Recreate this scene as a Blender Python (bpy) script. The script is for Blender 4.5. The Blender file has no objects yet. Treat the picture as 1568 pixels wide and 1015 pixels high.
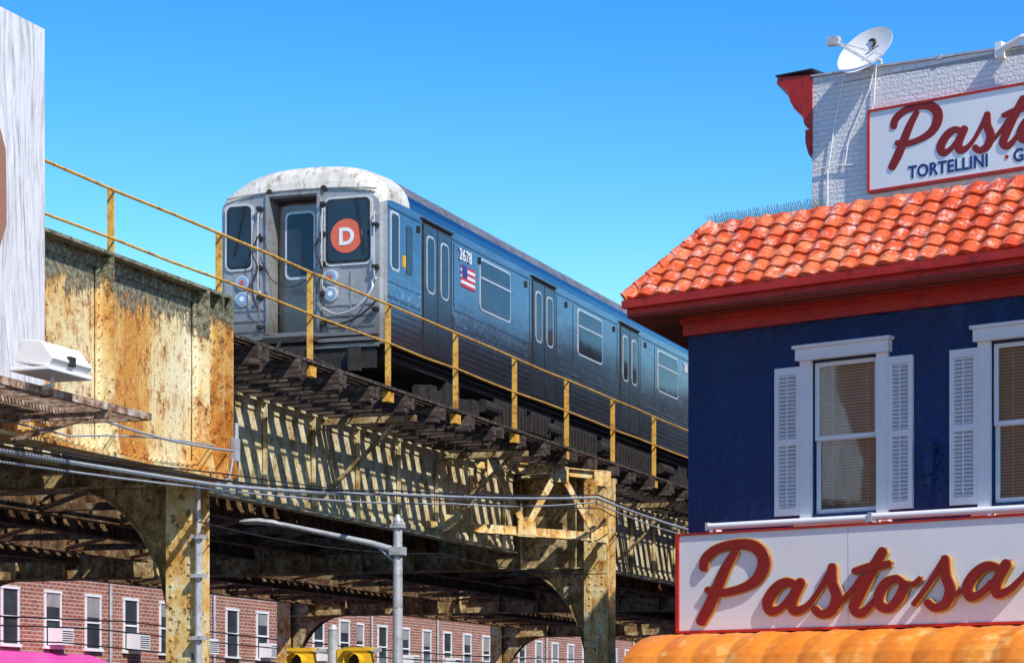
import bpy, bmesh, math, random
from mathutils import Vector, Matrix
random.seed(7)
EYE=1.6
TH=math.radians(19.4)      # bearing of the elevated railway
PH=math.radians(-39.2)     # bearing of the shop front
# ---------------------------------------------------------------- materials
def newmat(name):
    m=bpy.data.materials.new(name); m.use_nodes=True
    nt=m.node_tree; nt.nodes.clear()
    out=nt.nodes.new('ShaderNodeOutputMaterial'); b=nt.nodes.new('ShaderNodeBsdfPrincipled')
    nt.links.new(b.outputs[0],out.inputs[0]); return m,nt,b
def coords(nt,scale=(1,1,1)):
    tc=nt.nodes.new('ShaderNodeTexCoord'); mp=nt.nodes.new('ShaderNodeMapping')
    mp.inputs['Scale'].default_value=scale
    nt.links.new(tc.outputs['Object'],mp.inputs[0]); return mp.outputs[0]
def noise(nt,vec,sc,det=6,rough=.6):
    n=nt.nodes.new('ShaderNodeTexNoise'); n.inputs['Scale'].default_value=sc
    n.inputs['Detail'].default_value=min(det,5); n.inputs['Roughness'].default_value=rough
    nt.links.new(vec,n.inputs['Vector']); return n.outputs['Fac']
def ramp(nt,fac,stops,interp='LINEAR'):
    r=nt.nodes.new('ShaderNodeValToRGB'); cr=r.color_ramp; cr.interpolation=interp
    while len(cr.elements)<len(stops): cr.elements.new(.5)
    for e,(p,c) in zip(cr.elements,stops):
        e.position=p; e.color=(c[0],c[1],c[2],1) if hasattr(c,'__len__') else (c,c,c,1)
    nt.links.new(fac,r.inputs[0]); return r.outputs[0]
def mix(nt,fac,a,b,mode='MIX'):
    m=nt.nodes.new('ShaderNodeMix'); m.data_type='RGBA'; m.blend_type=mode
    for sock,v in ((m.inputs[0],fac),(m.inputs[6],a),(m.inputs[7],b)):
        if isinstance(v,(int,float)): sock.default_value=v
        elif isinstance(v,tuple): sock.default_value=(v[0],v[1],v[2],1)
        else: nt.links.new(v,sock)
    return m.outputs[2]
def bump(nt,b,h,strength=.3,dist=.01):
    bp=nt.nodes.new('ShaderNodeBump'); bp.inputs['Strength'].default_value=strength
    bp.inputs['Distance'].default_value=dist
    nt.links.new(h,bp.inputs['Height']); nt.links.new(bp.outputs[0],b.inputs['Normal'])
def nmat(name,stops,sc=4,stretch=(1,1,1),rough=.6,metal=0,bs=.2,bd=.01,dirt=None,spec=None,bsc=None):
    m,nt,b=newmat(name); v=coords(nt,stretch)
    f=noise(nt,v,sc); c=ramp(nt,f,stops)
    if dirt:
        v2=coords(nt,dirt[3] if len(dirt)>3 else (1,1,1))
        d=ramp(nt,noise(nt,v2,dirt[1],8,.7),[(dirt[2]-.06,0),(dirt[2]+.06,1)])
        c=mix(nt,d,c,dirt[0])
    nt.links.new(c,b.inputs['Base Color'])
    b.inputs['Roughness'].default_value=rough; b.inputs['Metallic'].default_value=metal
    if spec is not None: b.inputs['Specular IOR Level'].default_value=spec
    if bs>0:
        v3=coords(nt); bump(nt,b,noise(nt,v3,bsc or sc*6,4),bs,bd)
    return m
def addm(nt,op,a,b):
    n=nt.nodes.new('ShaderNodeMath'); n.operation=op
    for i,v in enumerate((a,b)):
        if isinstance(v,(int,float)): n.inputs[i].default_value=v
        else: nt.links.new(v,n.inputs[i])
    return n.outputs[0]
M={}
# weathered yellow girder paint, rust runs, old failed paint along the top
def girder_mat():
    m,nt,b=newmat('rusty_yellow_paint')
    n0=noise(nt,coords(nt,(1,.8,.45)),.95,3,.5)
    base=ramp(nt,n0,[(.40,(.66,.30,.05)),(.47,(.78,.48,.14)),(.54,(.85,.70,.36)),(.66,(.88,.81,.55))])
    n1=noise(nt,coords(nt,(1,1.15,.85)),3.6,6,.8)
    mask=ramp(nt,n0,[(.38,1),(.62,.45)])
    c=mix(nt,addm(nt,'MULTIPLY',ramp(nt,n1,[(.50,0),(.55,.9)]),mask),base,(.56,.20,.03))
    c=mix(nt,ramp(nt,n1,[(.585,0),(.62,.95)]),c,(.20,.055,.012))
    n2=noise(nt,coords(nt,(1,16,1.1)),1.5,5,.7)
    c=mix(nt,addm(nt,'MULTIPLY',ramp(nt,n2,[(.54,0),(.62,.75)]),ramp(nt,n1,[(.40,0),(.52,1)])),c,(.40,.13,.02))
    n3=noise(nt,coords(nt),13,8,.82)
    c=mix(nt,ramp(nt,n3,[(.575,0),(.615,.9)]),c,(.13,.04,.012))
    c=mix(nt,ramp(nt,n3,[(.37,.7),(.405,0)]),c,(.88,.82,.60))
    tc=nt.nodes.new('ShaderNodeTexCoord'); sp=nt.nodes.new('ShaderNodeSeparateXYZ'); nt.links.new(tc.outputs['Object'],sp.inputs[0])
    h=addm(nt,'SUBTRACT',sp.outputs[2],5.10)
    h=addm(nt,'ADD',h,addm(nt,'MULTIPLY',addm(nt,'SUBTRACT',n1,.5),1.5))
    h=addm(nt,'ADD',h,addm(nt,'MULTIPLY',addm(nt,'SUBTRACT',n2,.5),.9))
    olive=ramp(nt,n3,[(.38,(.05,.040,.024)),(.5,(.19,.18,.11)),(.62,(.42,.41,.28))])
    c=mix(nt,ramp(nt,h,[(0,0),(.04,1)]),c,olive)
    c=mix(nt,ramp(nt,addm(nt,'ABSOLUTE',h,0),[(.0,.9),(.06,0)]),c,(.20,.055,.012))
    nt.links.new(c,b.inputs['Base Color']); b.inputs['Roughness'].default_value=.55
    bump(nt,b,addm(nt,'ADD',n3,n1),.6,.02); return m
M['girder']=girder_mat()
def steel_mat(name,a,bc,cc,th=.56,rust=(.13,.05,.015),sc=3,run=(.28,.11,.025),rt=.54):
    m,nt,b=newmat(name)
    n1=noise(nt,coords(nt,(1,1,.8)),sc,8,.75)
    c=ramp(nt,n1,[(.36,a),(.48,bc),(.60,cc)])
    n2=noise(nt,coords(nt),9,8,.8); f=ramp(nt,n2,[(th-.02,0),(th+.03,.92)])
    c=mix(nt,f,c,rust)
    n3=noise(nt,coords(nt,(6,6,1.0)),1.4,5,.7); c=mix(nt,ramp(nt,n3,[(rt,0),(rt+.08,.75)]),c,run)
    nt.links.new(c,b.inputs['Base Color']); b.inputs['Roughness'].default_value=.65
    bump(nt,b,n2,.4,.015); return m
M['steel']=steel_mat('weathered_cream_paint',(.36,.22,.08),(.68,.57,.31),(.84,.78,.54),.60,rt=.57)
M['steel_m']=steel_mat('cross_girder_paint',(.18,.10,.035),(.38,.28,.13),(.68,.57,.32),.56,rt=.55)
M['steel_shade']=steel_mat('shaded_weathered_paint',(.022,.014,.008),(.085,.058,.03),(.32,.25,.14),.52)  # darker copy of the stringer paint, under-deck shade put into its colour
M['column']=steel_mat('column_yellow_paint',(.60,.27,.045),(.80,.54,.18),(.86,.75,.45),.585,run=(.38,.13,.022),rt=.54)
M['rail_y']=nmat('railing_orange_paint',[(.33,(.45,.17,.025)),(.47,(.82,.42,.05)),(.7,(.88,.56,.12))],6,rough=.5,dirt=((.20,.07,.02),22,.60))
M['wood']=nmat('creosoted_timber',[(.3,(.014,.009,.008)),(.5,(.052,.034,.026)),(.7,(.20,.145,.115))],3,(1,6,6),rough=.85,bs=.5)
M['railsteel']=nmat('rail_steel',[(.3,(.08,.04,.025)),(.7,(.2,.12,.08))],8,rough=.5,metal=.5)
def stainless(name,col,rough,metal=1.0,grime=(.10,.075,.055),ga=.55,bs=.25,refl_flecks=False):
    m,nt,b=newmat(name); v=coords(nt,(1,.35,3)); n=noise(nt,v,3,8,.7)
    c=ramp(nt,n,[(.3,tuple(x*.74 for x in col)),(.62,col)])
    n0=noise(nt,coords(nt,(1,3,.6)),4,8,.78); c=mix(nt,ramp(nt,n0,[(.52,0),(.72,ga)]),c,grime)
    tc=nt.nodes.new('ShaderNodeTexCoord'); sp=nt.nodes.new('ShaderNodeSeparateXYZ'); nt.links.new(tc.outputs['Object'],sp.inputs[0])
    h=addm(nt,'ADD',sp.outputs[2],addm(nt,'MULTIPLY',n0,.9))
    low=nt.nodes.new('ShaderNodeMapRange'); low.inputs[1].default_value=7.55; low.inputs[2].default_value=7.15; nt.links.new(h,low.inputs[0])
    c=mix(nt,addm(nt,'MULTIPLY',low.outputs[0],.65),c,grime)
    if refl_flecks:
        nf=noise(nt,coords(nt,(1,2.2,3.2)),3.2,8,.8)  # pale flecks imitate broken street reflections, painted into the steel colour
        band=ramp(nt,addm(nt,'ABSOLUTE',addm(nt,'SUBTRACT',sp.outputs[2],7.22),0),[(.12,1),(.34,0)])
        c=mix(nt,addm(nt,'MULTIPLY',ramp(nt,nf,[(.55,0),(.58,.85)]),band),c,(.72,.72,.72))
    nt.links.new(c,b.inputs['Base Color']); b.inputs['Metallic'].default_value=metal
    r=ramp(nt,n0,[(.3,rough*.8),(.7,rough*1.6)]); nt.links.new(r,b.inputs['Roughness'])
    n2=noise(nt,coords(nt,(1,.9,1.8)),1.6,3,.5); bump(nt,b,n2,bs,.02); return m
M['inox']=stainless('stainless_side',(.40,.38,.39),.13,refl_flecks=True,bs=.14,ga=.35)
M['inox_rib']=stainless('stainless_ribbed',(.25,.24,.26),.18,refl_flecks=True,bs=.14,ga=.4)
M['inox_door']=stainless('stainless_door',(.22,.175,.155),.18,bs=.12)
M['inox_f']=stainless('stainless_front',(.47,.46,.44),.34,metal=.40,ga=.7,grime=(.12,.10,.08))
M['roofcap']=nmat('train_roof_paint',[(.3,(.50,.47,.39)),(.6,(.78,.75,.66))],2,(3,.6,1),rough=.5,dirt=((.38,.25,.13),5,.60,(3,1,1)))
M['roofgrey']=nmat('train_roof_grey',[(.3,(.07,.07,.09)),(.6,(.17,.17,.20))],3,rough=.6,dirt=((.26,.24,.22),8,.6))
M['blk']=nmat('black_underframe',[(.3,(.010,.009,.008)),(.7,(.045,.036,.028))],7,rough=.7)
M['trim']=nmat('bright_trim',[(.3,(.58,.58,.58)),(.7,(.74,.74,.74))],9,rough=.3,metal=.25,bs=0)
def glassd(name,col=(.012,.018,.024),r=.06):
    m,nt,b=newmat(name); n=noise(nt,coords(nt),1.3,3)
    nt.links.new(ramp(nt,n,[(.3,col),(.7,tuple(x*2.2 for x in col))]),b.inputs['Base Color'])
    b.inputs['Roughness'].default_value=r; b.inputs['IOR'].default_value=1.6
    bump(nt,b,n,.08,.02); return m
M['glass']=glassd('train_window_glass',(.012,.018,.025)); M['glassb']=glassd('building_glass',(.03,.035,.04),.05)
def flat(name,col,rough=.5,metal=0,em=None,var=.12,sc=6):
    lo=tuple(x*(1-var) for x in col); hi=tuple(min(1,x*(1+var)) for x in col)
    return nmat(name,[(.3,lo),(.7,hi)],sc,rough=rough,metal=metal,bs=.08)
M['bullet']=flat('route_bullet_orange',(.78,.15,.07),.35,var=.05); M['white']=flat('white_paint',(.88,.87,.86),.45,var=.03)
M['lens']=flat('headlamp_lens',(.30,.42,.55),.12,.3); M['lens_r']=flat('tail_lens',(.55,.12,.08),.2); M['decal_r']=flat('decal_red',(.6,.05,.06)); M['decal_b']=flat('decal_blue',(.03,.06,.3)); M['yel']=flat('yellow_paint',(.80,.48,.02),.45)
def pane():
    m,nt,b=newmat('clear_window_pane'); nt.nodes.remove(b)
    out=[n for n in nt.nodes if n.type=='OUTPUT_MATERIAL'][0]
    t=nt.nodes.new('ShaderNodeBsdfTransparent'); t.inputs[0].default_value=(.78,.80,.80,1)
    g=nt.nodes.new('ShaderNodeBsdfGlossy'); g.inputs['Roughness'].default_value=.03
    lw=nt.nodes.new('ShaderNodeLayerWeight'); lw.inputs[0].default_value=.3
    mx=nt.nodes.new('ShaderNodeMixShader'); nt.links.new(ramp(nt,lw.outputs['Fresnel'],[(0,.12),(1,.8)]),mx.inputs[0])
    nt.links.new(t.outputs[0],mx.inputs[1]); nt.links.new(g.outputs[0],mx.inputs[2]); nt.links.new(mx.outputs[0],out.inputs[0]); return m
M['pane']=pane()
M['blue']=nmat('navy_stucco',[(.3,(.003,.028,.115)),(.7,(.006,.046,.175))],1.6,rough=.5,bs=1.0,bd=.10,bsc=11,dirt=((.012,.075,.24),2.2,.62,(1,1,.5)))
M['red']=nmat('red_gloss_paint',[(.3,(.46,.014,.008)),(.7,(.62,.028,.012))],2,rough=.45,dirt=((.28,.01,.008),5,.60))
M['redd']=flat('dark_red_wood',(.26,.045,.025),.7)
def tile_mat():
    m,nt,b=newmat('red_clay_tile')
    v=nt.nodes.new('ShaderNodeTexVoronoi'); v.inputs['Scale'].default_value=3.5; nt.links.new(coords(nt),v.inputs['Vector'])
    sp=nt.nodes.new('ShaderNodeSeparateColor'); nt.links.new(v.outputs['Color'],sp.inputs[0])
    c=ramp(nt,sp.outputs[0],[(0,(.68,.080,.018)),(.5,(.80,.14,.040)),(1,(.87,.24,.09))])
    n=noise(nt,coords(nt,(1,1,.6)),7,8,.78); c=mix(nt,ramp(nt,n,[(.53,0),(.64,.85)]),c,(.90,.58,.46))
    c=mix(nt,ramp(nt,noise(nt,coords(nt),20,8,.8),[(.56,0),(.62,.85)]),c,(.18,.03,.015))
    nt.links.new(c,b.inputs['Base Color']); b.inputs['Roughness'].default_value=.34; bump(nt,b,n,.3,.012); return m
M['tile']=tile_mat()
def brick(name,c1,c2,mo,sc,rough=.8,bd=.02,vertical='xz',dirt=None,bw=.21,rh=.075,ms=.010,stren=.8,shade=.6):
    m,nt,b=newmat(name)
    tc=nt.nodes.new('ShaderNodeTexCoord'); sp=nt.nodes.new('ShaderNodeSeparateXYZ'); cb=nt.nodes.new('ShaderNodeCombineXYZ')
    nt.links.new(tc.outputs['Object'],sp.inputs[0])
    nt.links.new(sp.outputs[0 if vertical=='xz' else 1],cb.inputs[0]); nt.links.new(sp.outputs[2],cb.inputs[1])
    br=nt.nodes.new('ShaderNodeTexBrick'); br.inputs['Scale'].default_value=1
    br.inputs['Brick Width'].default_value=bw; br.inputs['Row Height'].default_value=rh; br.inputs['Mortar Size'].default_value=ms
    br.inputs['Mortar Smooth'].default_value=.3
    br.inputs['Color1'].default_value=(*c1,1); br.inputs['Color2'].default_value=(*c2,1); br.inputs['Mortar'].default_value=(*mo,1)
    nt.links.new(cb.outputs[0],br.inputs['Vector'])
    n=noise(nt,coords(nt),3,8,.7); c=mix(nt,ramp(nt,n,[(.35,0),(.7,.5)]),br.outputs['Color'],tuple(x*shade for x in c1))
    if dirt: c=mix(nt,ramp(nt,noise(nt,coords(nt,(2,2,.5)),4,8,.75),[(.56,0),(.66,1)]),c,dirt)
    nt.links.new(c,b.inputs['Base Color']); b.inputs['Roughness'].default_value=rough
    iv=addm(nt,'SUBTRACT',1,br.outputs['Fac']); n9=noise(nt,coords(nt),22,4)
    bump(nt,b,addm(nt,'ADD',iv,addm(nt,'MULTIPLY',n9,1.2)),stren,bd); return m
M['wbrick']=brick('white_painted_brick',(.90,.89,.88),(.86,.85,.84),(.76,.75,.74),1,.55,.03,shade=.9)
M['rbrick']=brick('red_brick',(.50,.16,.085),(.30,.075,.045),(.62,.54,.46),1,vertical='yz',ms=.018,bw=.30,rh=.11,dirt=(.20,.09,.06))
M['tan']=flat('blind_fabric',(.58,.52,.38),.8); M['dark']=flat('dark_interior',(.02,.018,.015),.9)
M['letter']=flat('lettering_red',(.27,.012,.007),.5,var=.08); M['gold']=flat('lettering_gold_edge',(.46,.27,.05),.5)
M['lblue']=flat('lettering_blue',(.01,.04,.17),.4)
M['signw']=nmat('sign_panel_white',[(.3,(.84,.83,.82)),(.7,(.90,.89,.88))],.8,rough=.35,bs=.05,dirt=((.70,.69,.67),5,.68,(3,1,.4)))
M['orange']=nmat('awning_orange_vinyl',[(.3,(.80,.20,.012)),(.7,(.90,.30,.03))],3,rough=.42,bs=.15,dirt=((.93,.45,.12),2.5,.60))
M['galv']=nmat('galvanised_metal',[(.3,(.42,.43,.44)),(.7,(.66,.67,.68))],6,rough=.45,metal=.25,bs=.1,dirt=((.25,.24,.22),9,.62))
M['rustyst']=nmat('rusty_catwalk_steel',[(.32,(.14,.06,.03)),(.5,(.45,.32,.22)),(.66,(.66,.58,.50))],5,rough=.7,dirt=((.20,.08,.03),14,.55))
M['cable']=flat('grey_cable',(.36,.39,.43),.5); M['cabled']=flat('black_cable',(.02,.02,.02),.6)
M['asph']=nmat('asphalt',[(.3,(.035,.035,.036)),(.7,(.065,.065,.065))],12,rough=.9)
M['conc']=nmat('concrete',[(.3,(.24,.23,.21)),(.7,(.36,.35,.33))],3,rough=.85)
M['dirt']=nmat('earth_ground',[(.3,(.07,.062,.05)),(.7,(.12,.11,.09))],.5,rough=.95)
M['pink']=flat('awning_pink',(.72,.07,.36),.5)
M['spike']=flat('steel_spikes',(.10,.16,.14),.5)
# ---------------------------------------------------------------- mesh helper
class MB:
    def __init__(s): s.v=[];s.f=[];s.m=[]
    def add(s,vs,fs,m=0):
        o=len(s.v); s.v+= [tuple(p) for p in vs]
        for f in fs: s.f.append([i+o for i in f]); s.m.append(m)
    def box(s,x0,x1,y0,y1,z0,z1,m=0):
        s.add([(x0,y0,z0),(x1,y0,z0),(x1,y1,z0),(x0,y1,z0),(x0,y0,z1),(x1,y0,z1),(x1,y1,z1),(x0,y1,z1)],
          [(0,3,2,1),(4,5,6,7),(0,1,5,4),(1,2,6,5),(2,3,7,6),(3,0,4,7)],m)
    def bar(s,p,q,w,h,m=0,up=(0,0,1)):
        p=Vector(p);q=Vector(q);d=(q-p).normalized();up=Vector(up)
        if abs(d.dot(up))>.98: up=Vector((1,0,0))
        a=d.cross(up).normalized();b=a.cross(d)
        vs=[]
        for c in (p,q):
            for i,j in((-1,-1),(1,-1),(1,1),(-1,1)): vs.append(c+a*i*w/2+b*j*h/2)
        s.add(vs,[(0,1,2,3),(7,6,5,4),(0,4,5,1),(1,5,6,2),(2,6,7,3),(3,7,4,0)],m)
    def tube(s,pts,r,n=8,m=0,cap=True):
        pts=[Vector(p) for p in pts]; rs=r if isinstance(r,(list,tuple)) else [r]*len(pts)
        o=len(s.v); ref=None
        for i,p in enumerate(pts):
            d=(pts[min(i+1,len(pts)-1)]-pts[max(i-1,0)]).normalized()
            if ref is None:
                ref=d.cross(Vector((0,0,1)) if abs(d.z)<.9 else Vector((1,0,0))).normalized()
            a=(ref-d*ref.dot(d)).normalized(); ref=a; b=d.cross(a)
            for k in range(n):
                an=2*math.pi*k/n; s.v.append(tuple(p+(a*math.cos(an)+b*math.sin(an))*rs[i]))
        for i in range(len(pts)-1):
            for k in range(n):
                k2=(k+1)%n; s.f.append([o+i*n+k,o+i*n+k2,o+(i+1)*n+k2,o+(i+1)*n+k]); s.m.append(m)
        if cap:
            s.f.append([o+k for k in range(n)][::-1]); s.m.append(m)
            s.f.append([o+(len(pts)-1)*n+k for k in range(n)]); s.m.append(m)
    def prism(s,poly,vec,m=0):
        n=len(poly); vec=Vector(vec); vs=[Vector(p) for p in poly]; vs+= [p+vec for p in vs]
        fs=[tuple(range(n))[::-1],tuple(range(n,2*n))]+[(i,(i+1)%n,n+(i+1)%n,n+i) for i in range(n)]
        s.add(vs,fs,m)
    def obj(s,name,parent,mats,smooth=False,bev=0):
        me=bpy.data.meshes.new(name); me.from_pydata(s.v,[],s.f)
        if not isinstance(mats,(list,tuple)): mats=[mats]
        for a in mats: me.materials.append(a)
        me.polygons.foreach_set('material_index',s.m)
        bm=bmesh.new(); bm.from_mesh(me); bmesh.ops.recalc_face_normals(bm,faces=bm.faces); bm.to_mesh(me); bm.free()
        if smooth:
            me.polygons.foreach_set('use_smooth',[True]*len(me.polygons))
            me.set_sharp_from_angle(angle=math.radians(38))
        o=bpy.data.objects.new(name,me); bpy.context.scene.collection.objects.link(o)
        if parent: o.parent=parent
        if bev:
            b=o.modifiers.new('bevel','BEVEL'); b.width=bev; b.segments=2; b.limit_method='ANGLE'
        return o
def empty(name,loc,rot=0):
    e=bpy.data.objects.new(name,None); e.location=loc; e.rotation_euler=(0,0,rot); e.empty_display_size=.2
    bpy.context.scene.collection.objects.link(e); return e
def text(body,name,parent,loc,rot,size,mat,ext=.004,sx=1,align='LEFT',sp=1,off=0):
    c=bpy.data.curves.new(name,'FONT'); c.body=body; c.size=size; c.extrude=ext; c.align_x=align; c.space_character=sp; c.offset=off
    o=bpy.data.objects.new(name,c); bpy.context.scene.collection.objects.link(o); c.materials.append(mat)
    o.parent=parent; o.location=loc; o.rotation_euler=rot; o.scale=(sx,1,1); return o
def rrect(a0,a1,b0,b1,r,n=4):
    pts=[]
    for cx,cy,st in((a1-r,b0+r,-90),(a1-r,b1-r,0),(a0+r,b1-r,90),(a0+r,b0+r,180)):
        for k in range(n+1):
            an=math.radians(st+90*k/n); pts.append((cx+r*math.cos(an),cy+r*math.sin(an)))
    return pts
TO=(-2.11,41.5,EYE)
def tr_empty(name): return empty(name,TO,-TH)
# local axes of the railway frame: x = across (towards camera-right), y = along the line (away), z above eye level
# ================================================================ ELEVATED RAILWAY
el=tr_empty('elevated_railway')
def plate_girder(mb,t,s0,s1,z0,z1,fw=.32,sp=1.5,m=0,side=1,sd=.12):
    mb.box(t-.012,t+.012,s0,s1,z0+.03,z1-.03,m)
    mb.box(t-fw/2,t+fw/2,s0,s1,z1-.03,z1,m); mb.box(t-fw/2,t+fw/2,s0,s1,z0,z0+.03,m)
    mb.box(t+.0125,t+.035,s0,s1,z1-.17,z1-.031,m); mb.box(t+.0125,t+.035,s0,s1,z0+.031,z0+.17,m)
    s=s0+.1
    while s<s1-.05:
        mb.box(t-sd,t-.0125,s-.012,s+.012,z0+.04,z1-.04,m); mb.box(t+.0355,t+sd,s-.012,s+.012,z0+.04,z1-.04,m)
        mb.box(t+.0355,t+.05,s+.0125,s+.10,z0+.04,z1-.04,m)
        s+=sp
# big side girder
mb=MB()
G0,G1,GZ0,GZ1=-27.0,-8.9,3.18,5.60; GT=1.3
mb.box(GT-.012,GT+.012,G0,G1,GZ0+.04,GZ1-.04)
mb.box(GT-.22,GT+.20,G0,G1+.02,GZ1-.04,GZ1); mb.box(GT-.22,GT+.22,G0,G1+.02,GZ0,GZ0+.04)
mb.box(GT+.0125,GT+.035,G0,G1,GZ1-.19,GZ1-.041); mb.box(GT+.0125,GT+.035,G0,G1,GZ0+.041,GZ0+.19)
stf=[G1-.03,G1-.30,G1-.72]
s=-12.15
while s>G0: stf.append(s); s-=1.62
def rivet(mb,x,y,z,r=.023):
    mb.add([(x,y-r,z-r),(x,y+r,z-r),(x,y+r,z+r),(x,y-r,z+r),(x+r,y-r*.45,z-r*.45),(x+r,y+r*.45,z-r*.45),(x+r,y+r*.45,z+r*.45),(x+r,y-r*.45,z+r*.45)],
       [(4,5,6,7),(0,1,5,4),(1,2,6,5),(2,3,7,6),(3,0,4,7)],0)
for s in stf:
    mb.box(GT+.0355,GT+.22,s-.014,s+.014,GZ0+.045,GZ1-.045)
    mb.box(GT+.0355,GT+.052,s-.12,s-.0145,GZ0+.045,GZ1-.045); mb.box(GT+.0355,GT+.052,s+.0145,s+.12,GZ0+.045,GZ1-.045)
    mb.box(GT-.15,GT-.0125,s-.012,s+.012,GZ0+.045,GZ1-.045)
    z=GZ0+.12
    while z<GZ1-.1: rivet(mb,GT+.052,s-.07,z); rivet(mb,GT+.052,s+.07,z); z+=.13
    mb.add([(GT+.22,s-.014,GZ0+.5),(GT+.22,s+.014,GZ0+.5),(GT+.30,s+.014,GZ0+.05),(GT+.30,s-.014,GZ0+.05),(GT+.2201,s-.014,GZ0+.05),(GT+.2201,s+.014,GZ0+.05)],[(0,1,2,3),(0,3,4),(1,5,2)])
s=G0
while s<G1-.05:
    rivet(mb,GT+.035,s,GZ1-.11); rivet(mb,GT+.035,s,GZ0+.11); s+=.13
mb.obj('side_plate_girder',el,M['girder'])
TRK=[-1.525,-5.6,-9.7]
mb=MB(); mb2=MB()
for i,c in enumerate(TRK):
    for o in(-.8,.8):
        b=-9.2-17.93*3
        for k in range(8):
            plate_girder(mb if (i==0 and o>0) else mb2,c+o,b+.3,b+17.93-.3,3.42,5.02,.22,1.84,sd=.10); b+=17.93
plate_girder(mb2,-13.2,-60,90,3.42,5.02,.3,2)
s=-30
while s<60:
    for c in TRK:
        mb2.bar((c-.75,s,4.6),(c+.75,s+1.5,4.6),.09,.09); mb2.bar((c+.75,s,4.58),(c-.75,s+1.5,4.58),.09,.012)
        mb2.bar((c-.75,s,4.75),(c+.75,s,3.6),.08,.08); mb2.bar((c-.75,s,3.6),(c+.75,s,4.75),.08,.02)
    for a,b2 in((-2.33,-4.8),(-6.4,-8.9),(-10.5,-13.1)):
        mb2.bar((a,s,3.6),(b2,s,4.7),.10,.10); mb2.bar((a,s,4.7),(b2,s,3.6),.10,.03); mb2.bar((a,s,3.5),(b2,s,3.5),.12,.12)
        mb2.bar((a,s,3.48),(b2,s+2.7,3.48),.09,.05)
    s+=2.7
mb.obj('near_stringer',el,M['steel']); mb2.obj('track_stringers',el,M['steel_shade'])
mb=MB(); s=-1.0
while s<70:
    mb.bar((-.68,s,3.75),(.62,s,4.90),.06,.06); mb.bar((-.7,s,4.95),(.95,s,4.95),.09,.10)
    s+=5.52
mb.obj('walkway_brackets',el,M['steel_m'])
# ties
mb=MB(); rl=MB(); pl=MB()
n=0; s=-28.0
while s<80:
    j=random.uniform(-.02,.02); long_=(n%3==0)
    t1=1.10+random.uniform(-.05,.05) if long_ else .66+random.uniform(-.05,.05)
    if s<-9.3: t1=min(t1,1.02)
    mb.box(-2.95,t1,s-.078+j,s+.078+j,5.028+random.uniform(0,.006),5.21+random.uniform(-.01,.01))
    if long_: mb.box(.82,1.13+random.uniform(-.04,.06),s+.08+j,s+.22+j,5.0,5.19); mb.box(.70,t1-.01,s-.078+j,s+.078+j,4.95,5.0275)
    mb.box(-7.1,-4.1,s-.09-j,s+.09-j,5.03,5.21); mb.box(-11.2,-8.2,s-.09+j,s+.09+j,5.03,5.21)
    if n%3==0: mb.box(-13.6,-11.3,s-.1,s+.1,5.03,5.21)
    n+=1; s+=.46
mb.obj('cross_ties',el,M['wood'])
for a in(.72,.86,1.0):
    s=-28
    while s<80:
        L=3.6; pl.box(a,a+.10,s+.01,s+L-.02,5.225,5.27); s+=L
for a in(-12.9,-12.7,-12.5): pl.box(a,a+.15,-28,80,5.225,5.27)
pl.obj('walkway_planks',el,M['wood'])
for c in TRK:
    for o in(-.72,.72):
        rl.box(c+o-.07,c+o+.07,-28,100,5.215,5.235); rl.box(c+o-.01,c+o+.01,-28,100,5.236,5.33); rl.box(c+o-.035,c+o+.035,-28,100,5.331,5.37)
rl.box(.05,.12,-28,100,5.40,5.50); rl.box(-3.2,-3.13,-28,100,5.40,5.50)
for k in range(-14,40): rl.box(.06,.11,k*2.4-.05,k*2.4+.05,5.21,5.40)
rl.obj('running_rails',el,M['railsteel'])
# bents
bents=[-27.1,-9.2,8.75,26.7,44.6,62.5]
mb=MB(); cm=MB()
def column(cm,t,s,w=.42,ztop=4.9):
    cm.box(t-w/2,t+w/2,s-w/2,s-w/2+.03,-1.6,ztop); cm.box(t-w/2,t+w/2,s+w/2-.03,s+w/2,-1.6,ztop)
    cm.box(t-.015,t+.015,s-w/2+.031,s+w/2-.031,-1.6,ztop)
    for e in(-1,1):
        for f in(-1,1):
            cm.box(min(t+e*.0155,t+e*.09),max(t+e*.0155,t+e*.09),s+f*(w/2-.045)-.012,s+f*(w/2-.045)+.012,-1.6,ztop)
    z=-1.4
    while z<ztop-.1:
        for o in(-.13,.13):
            cm.box(t+o-.017,t+o+.017,s-w/2-.014,s-w/2-.0003,z-.017,z+.017)
        z+=.14
    cm.box(t-w/2-.1,t+w/2+.1,s-w/2-.1,s+w/2+.1,-1.6,-1.45)
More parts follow.
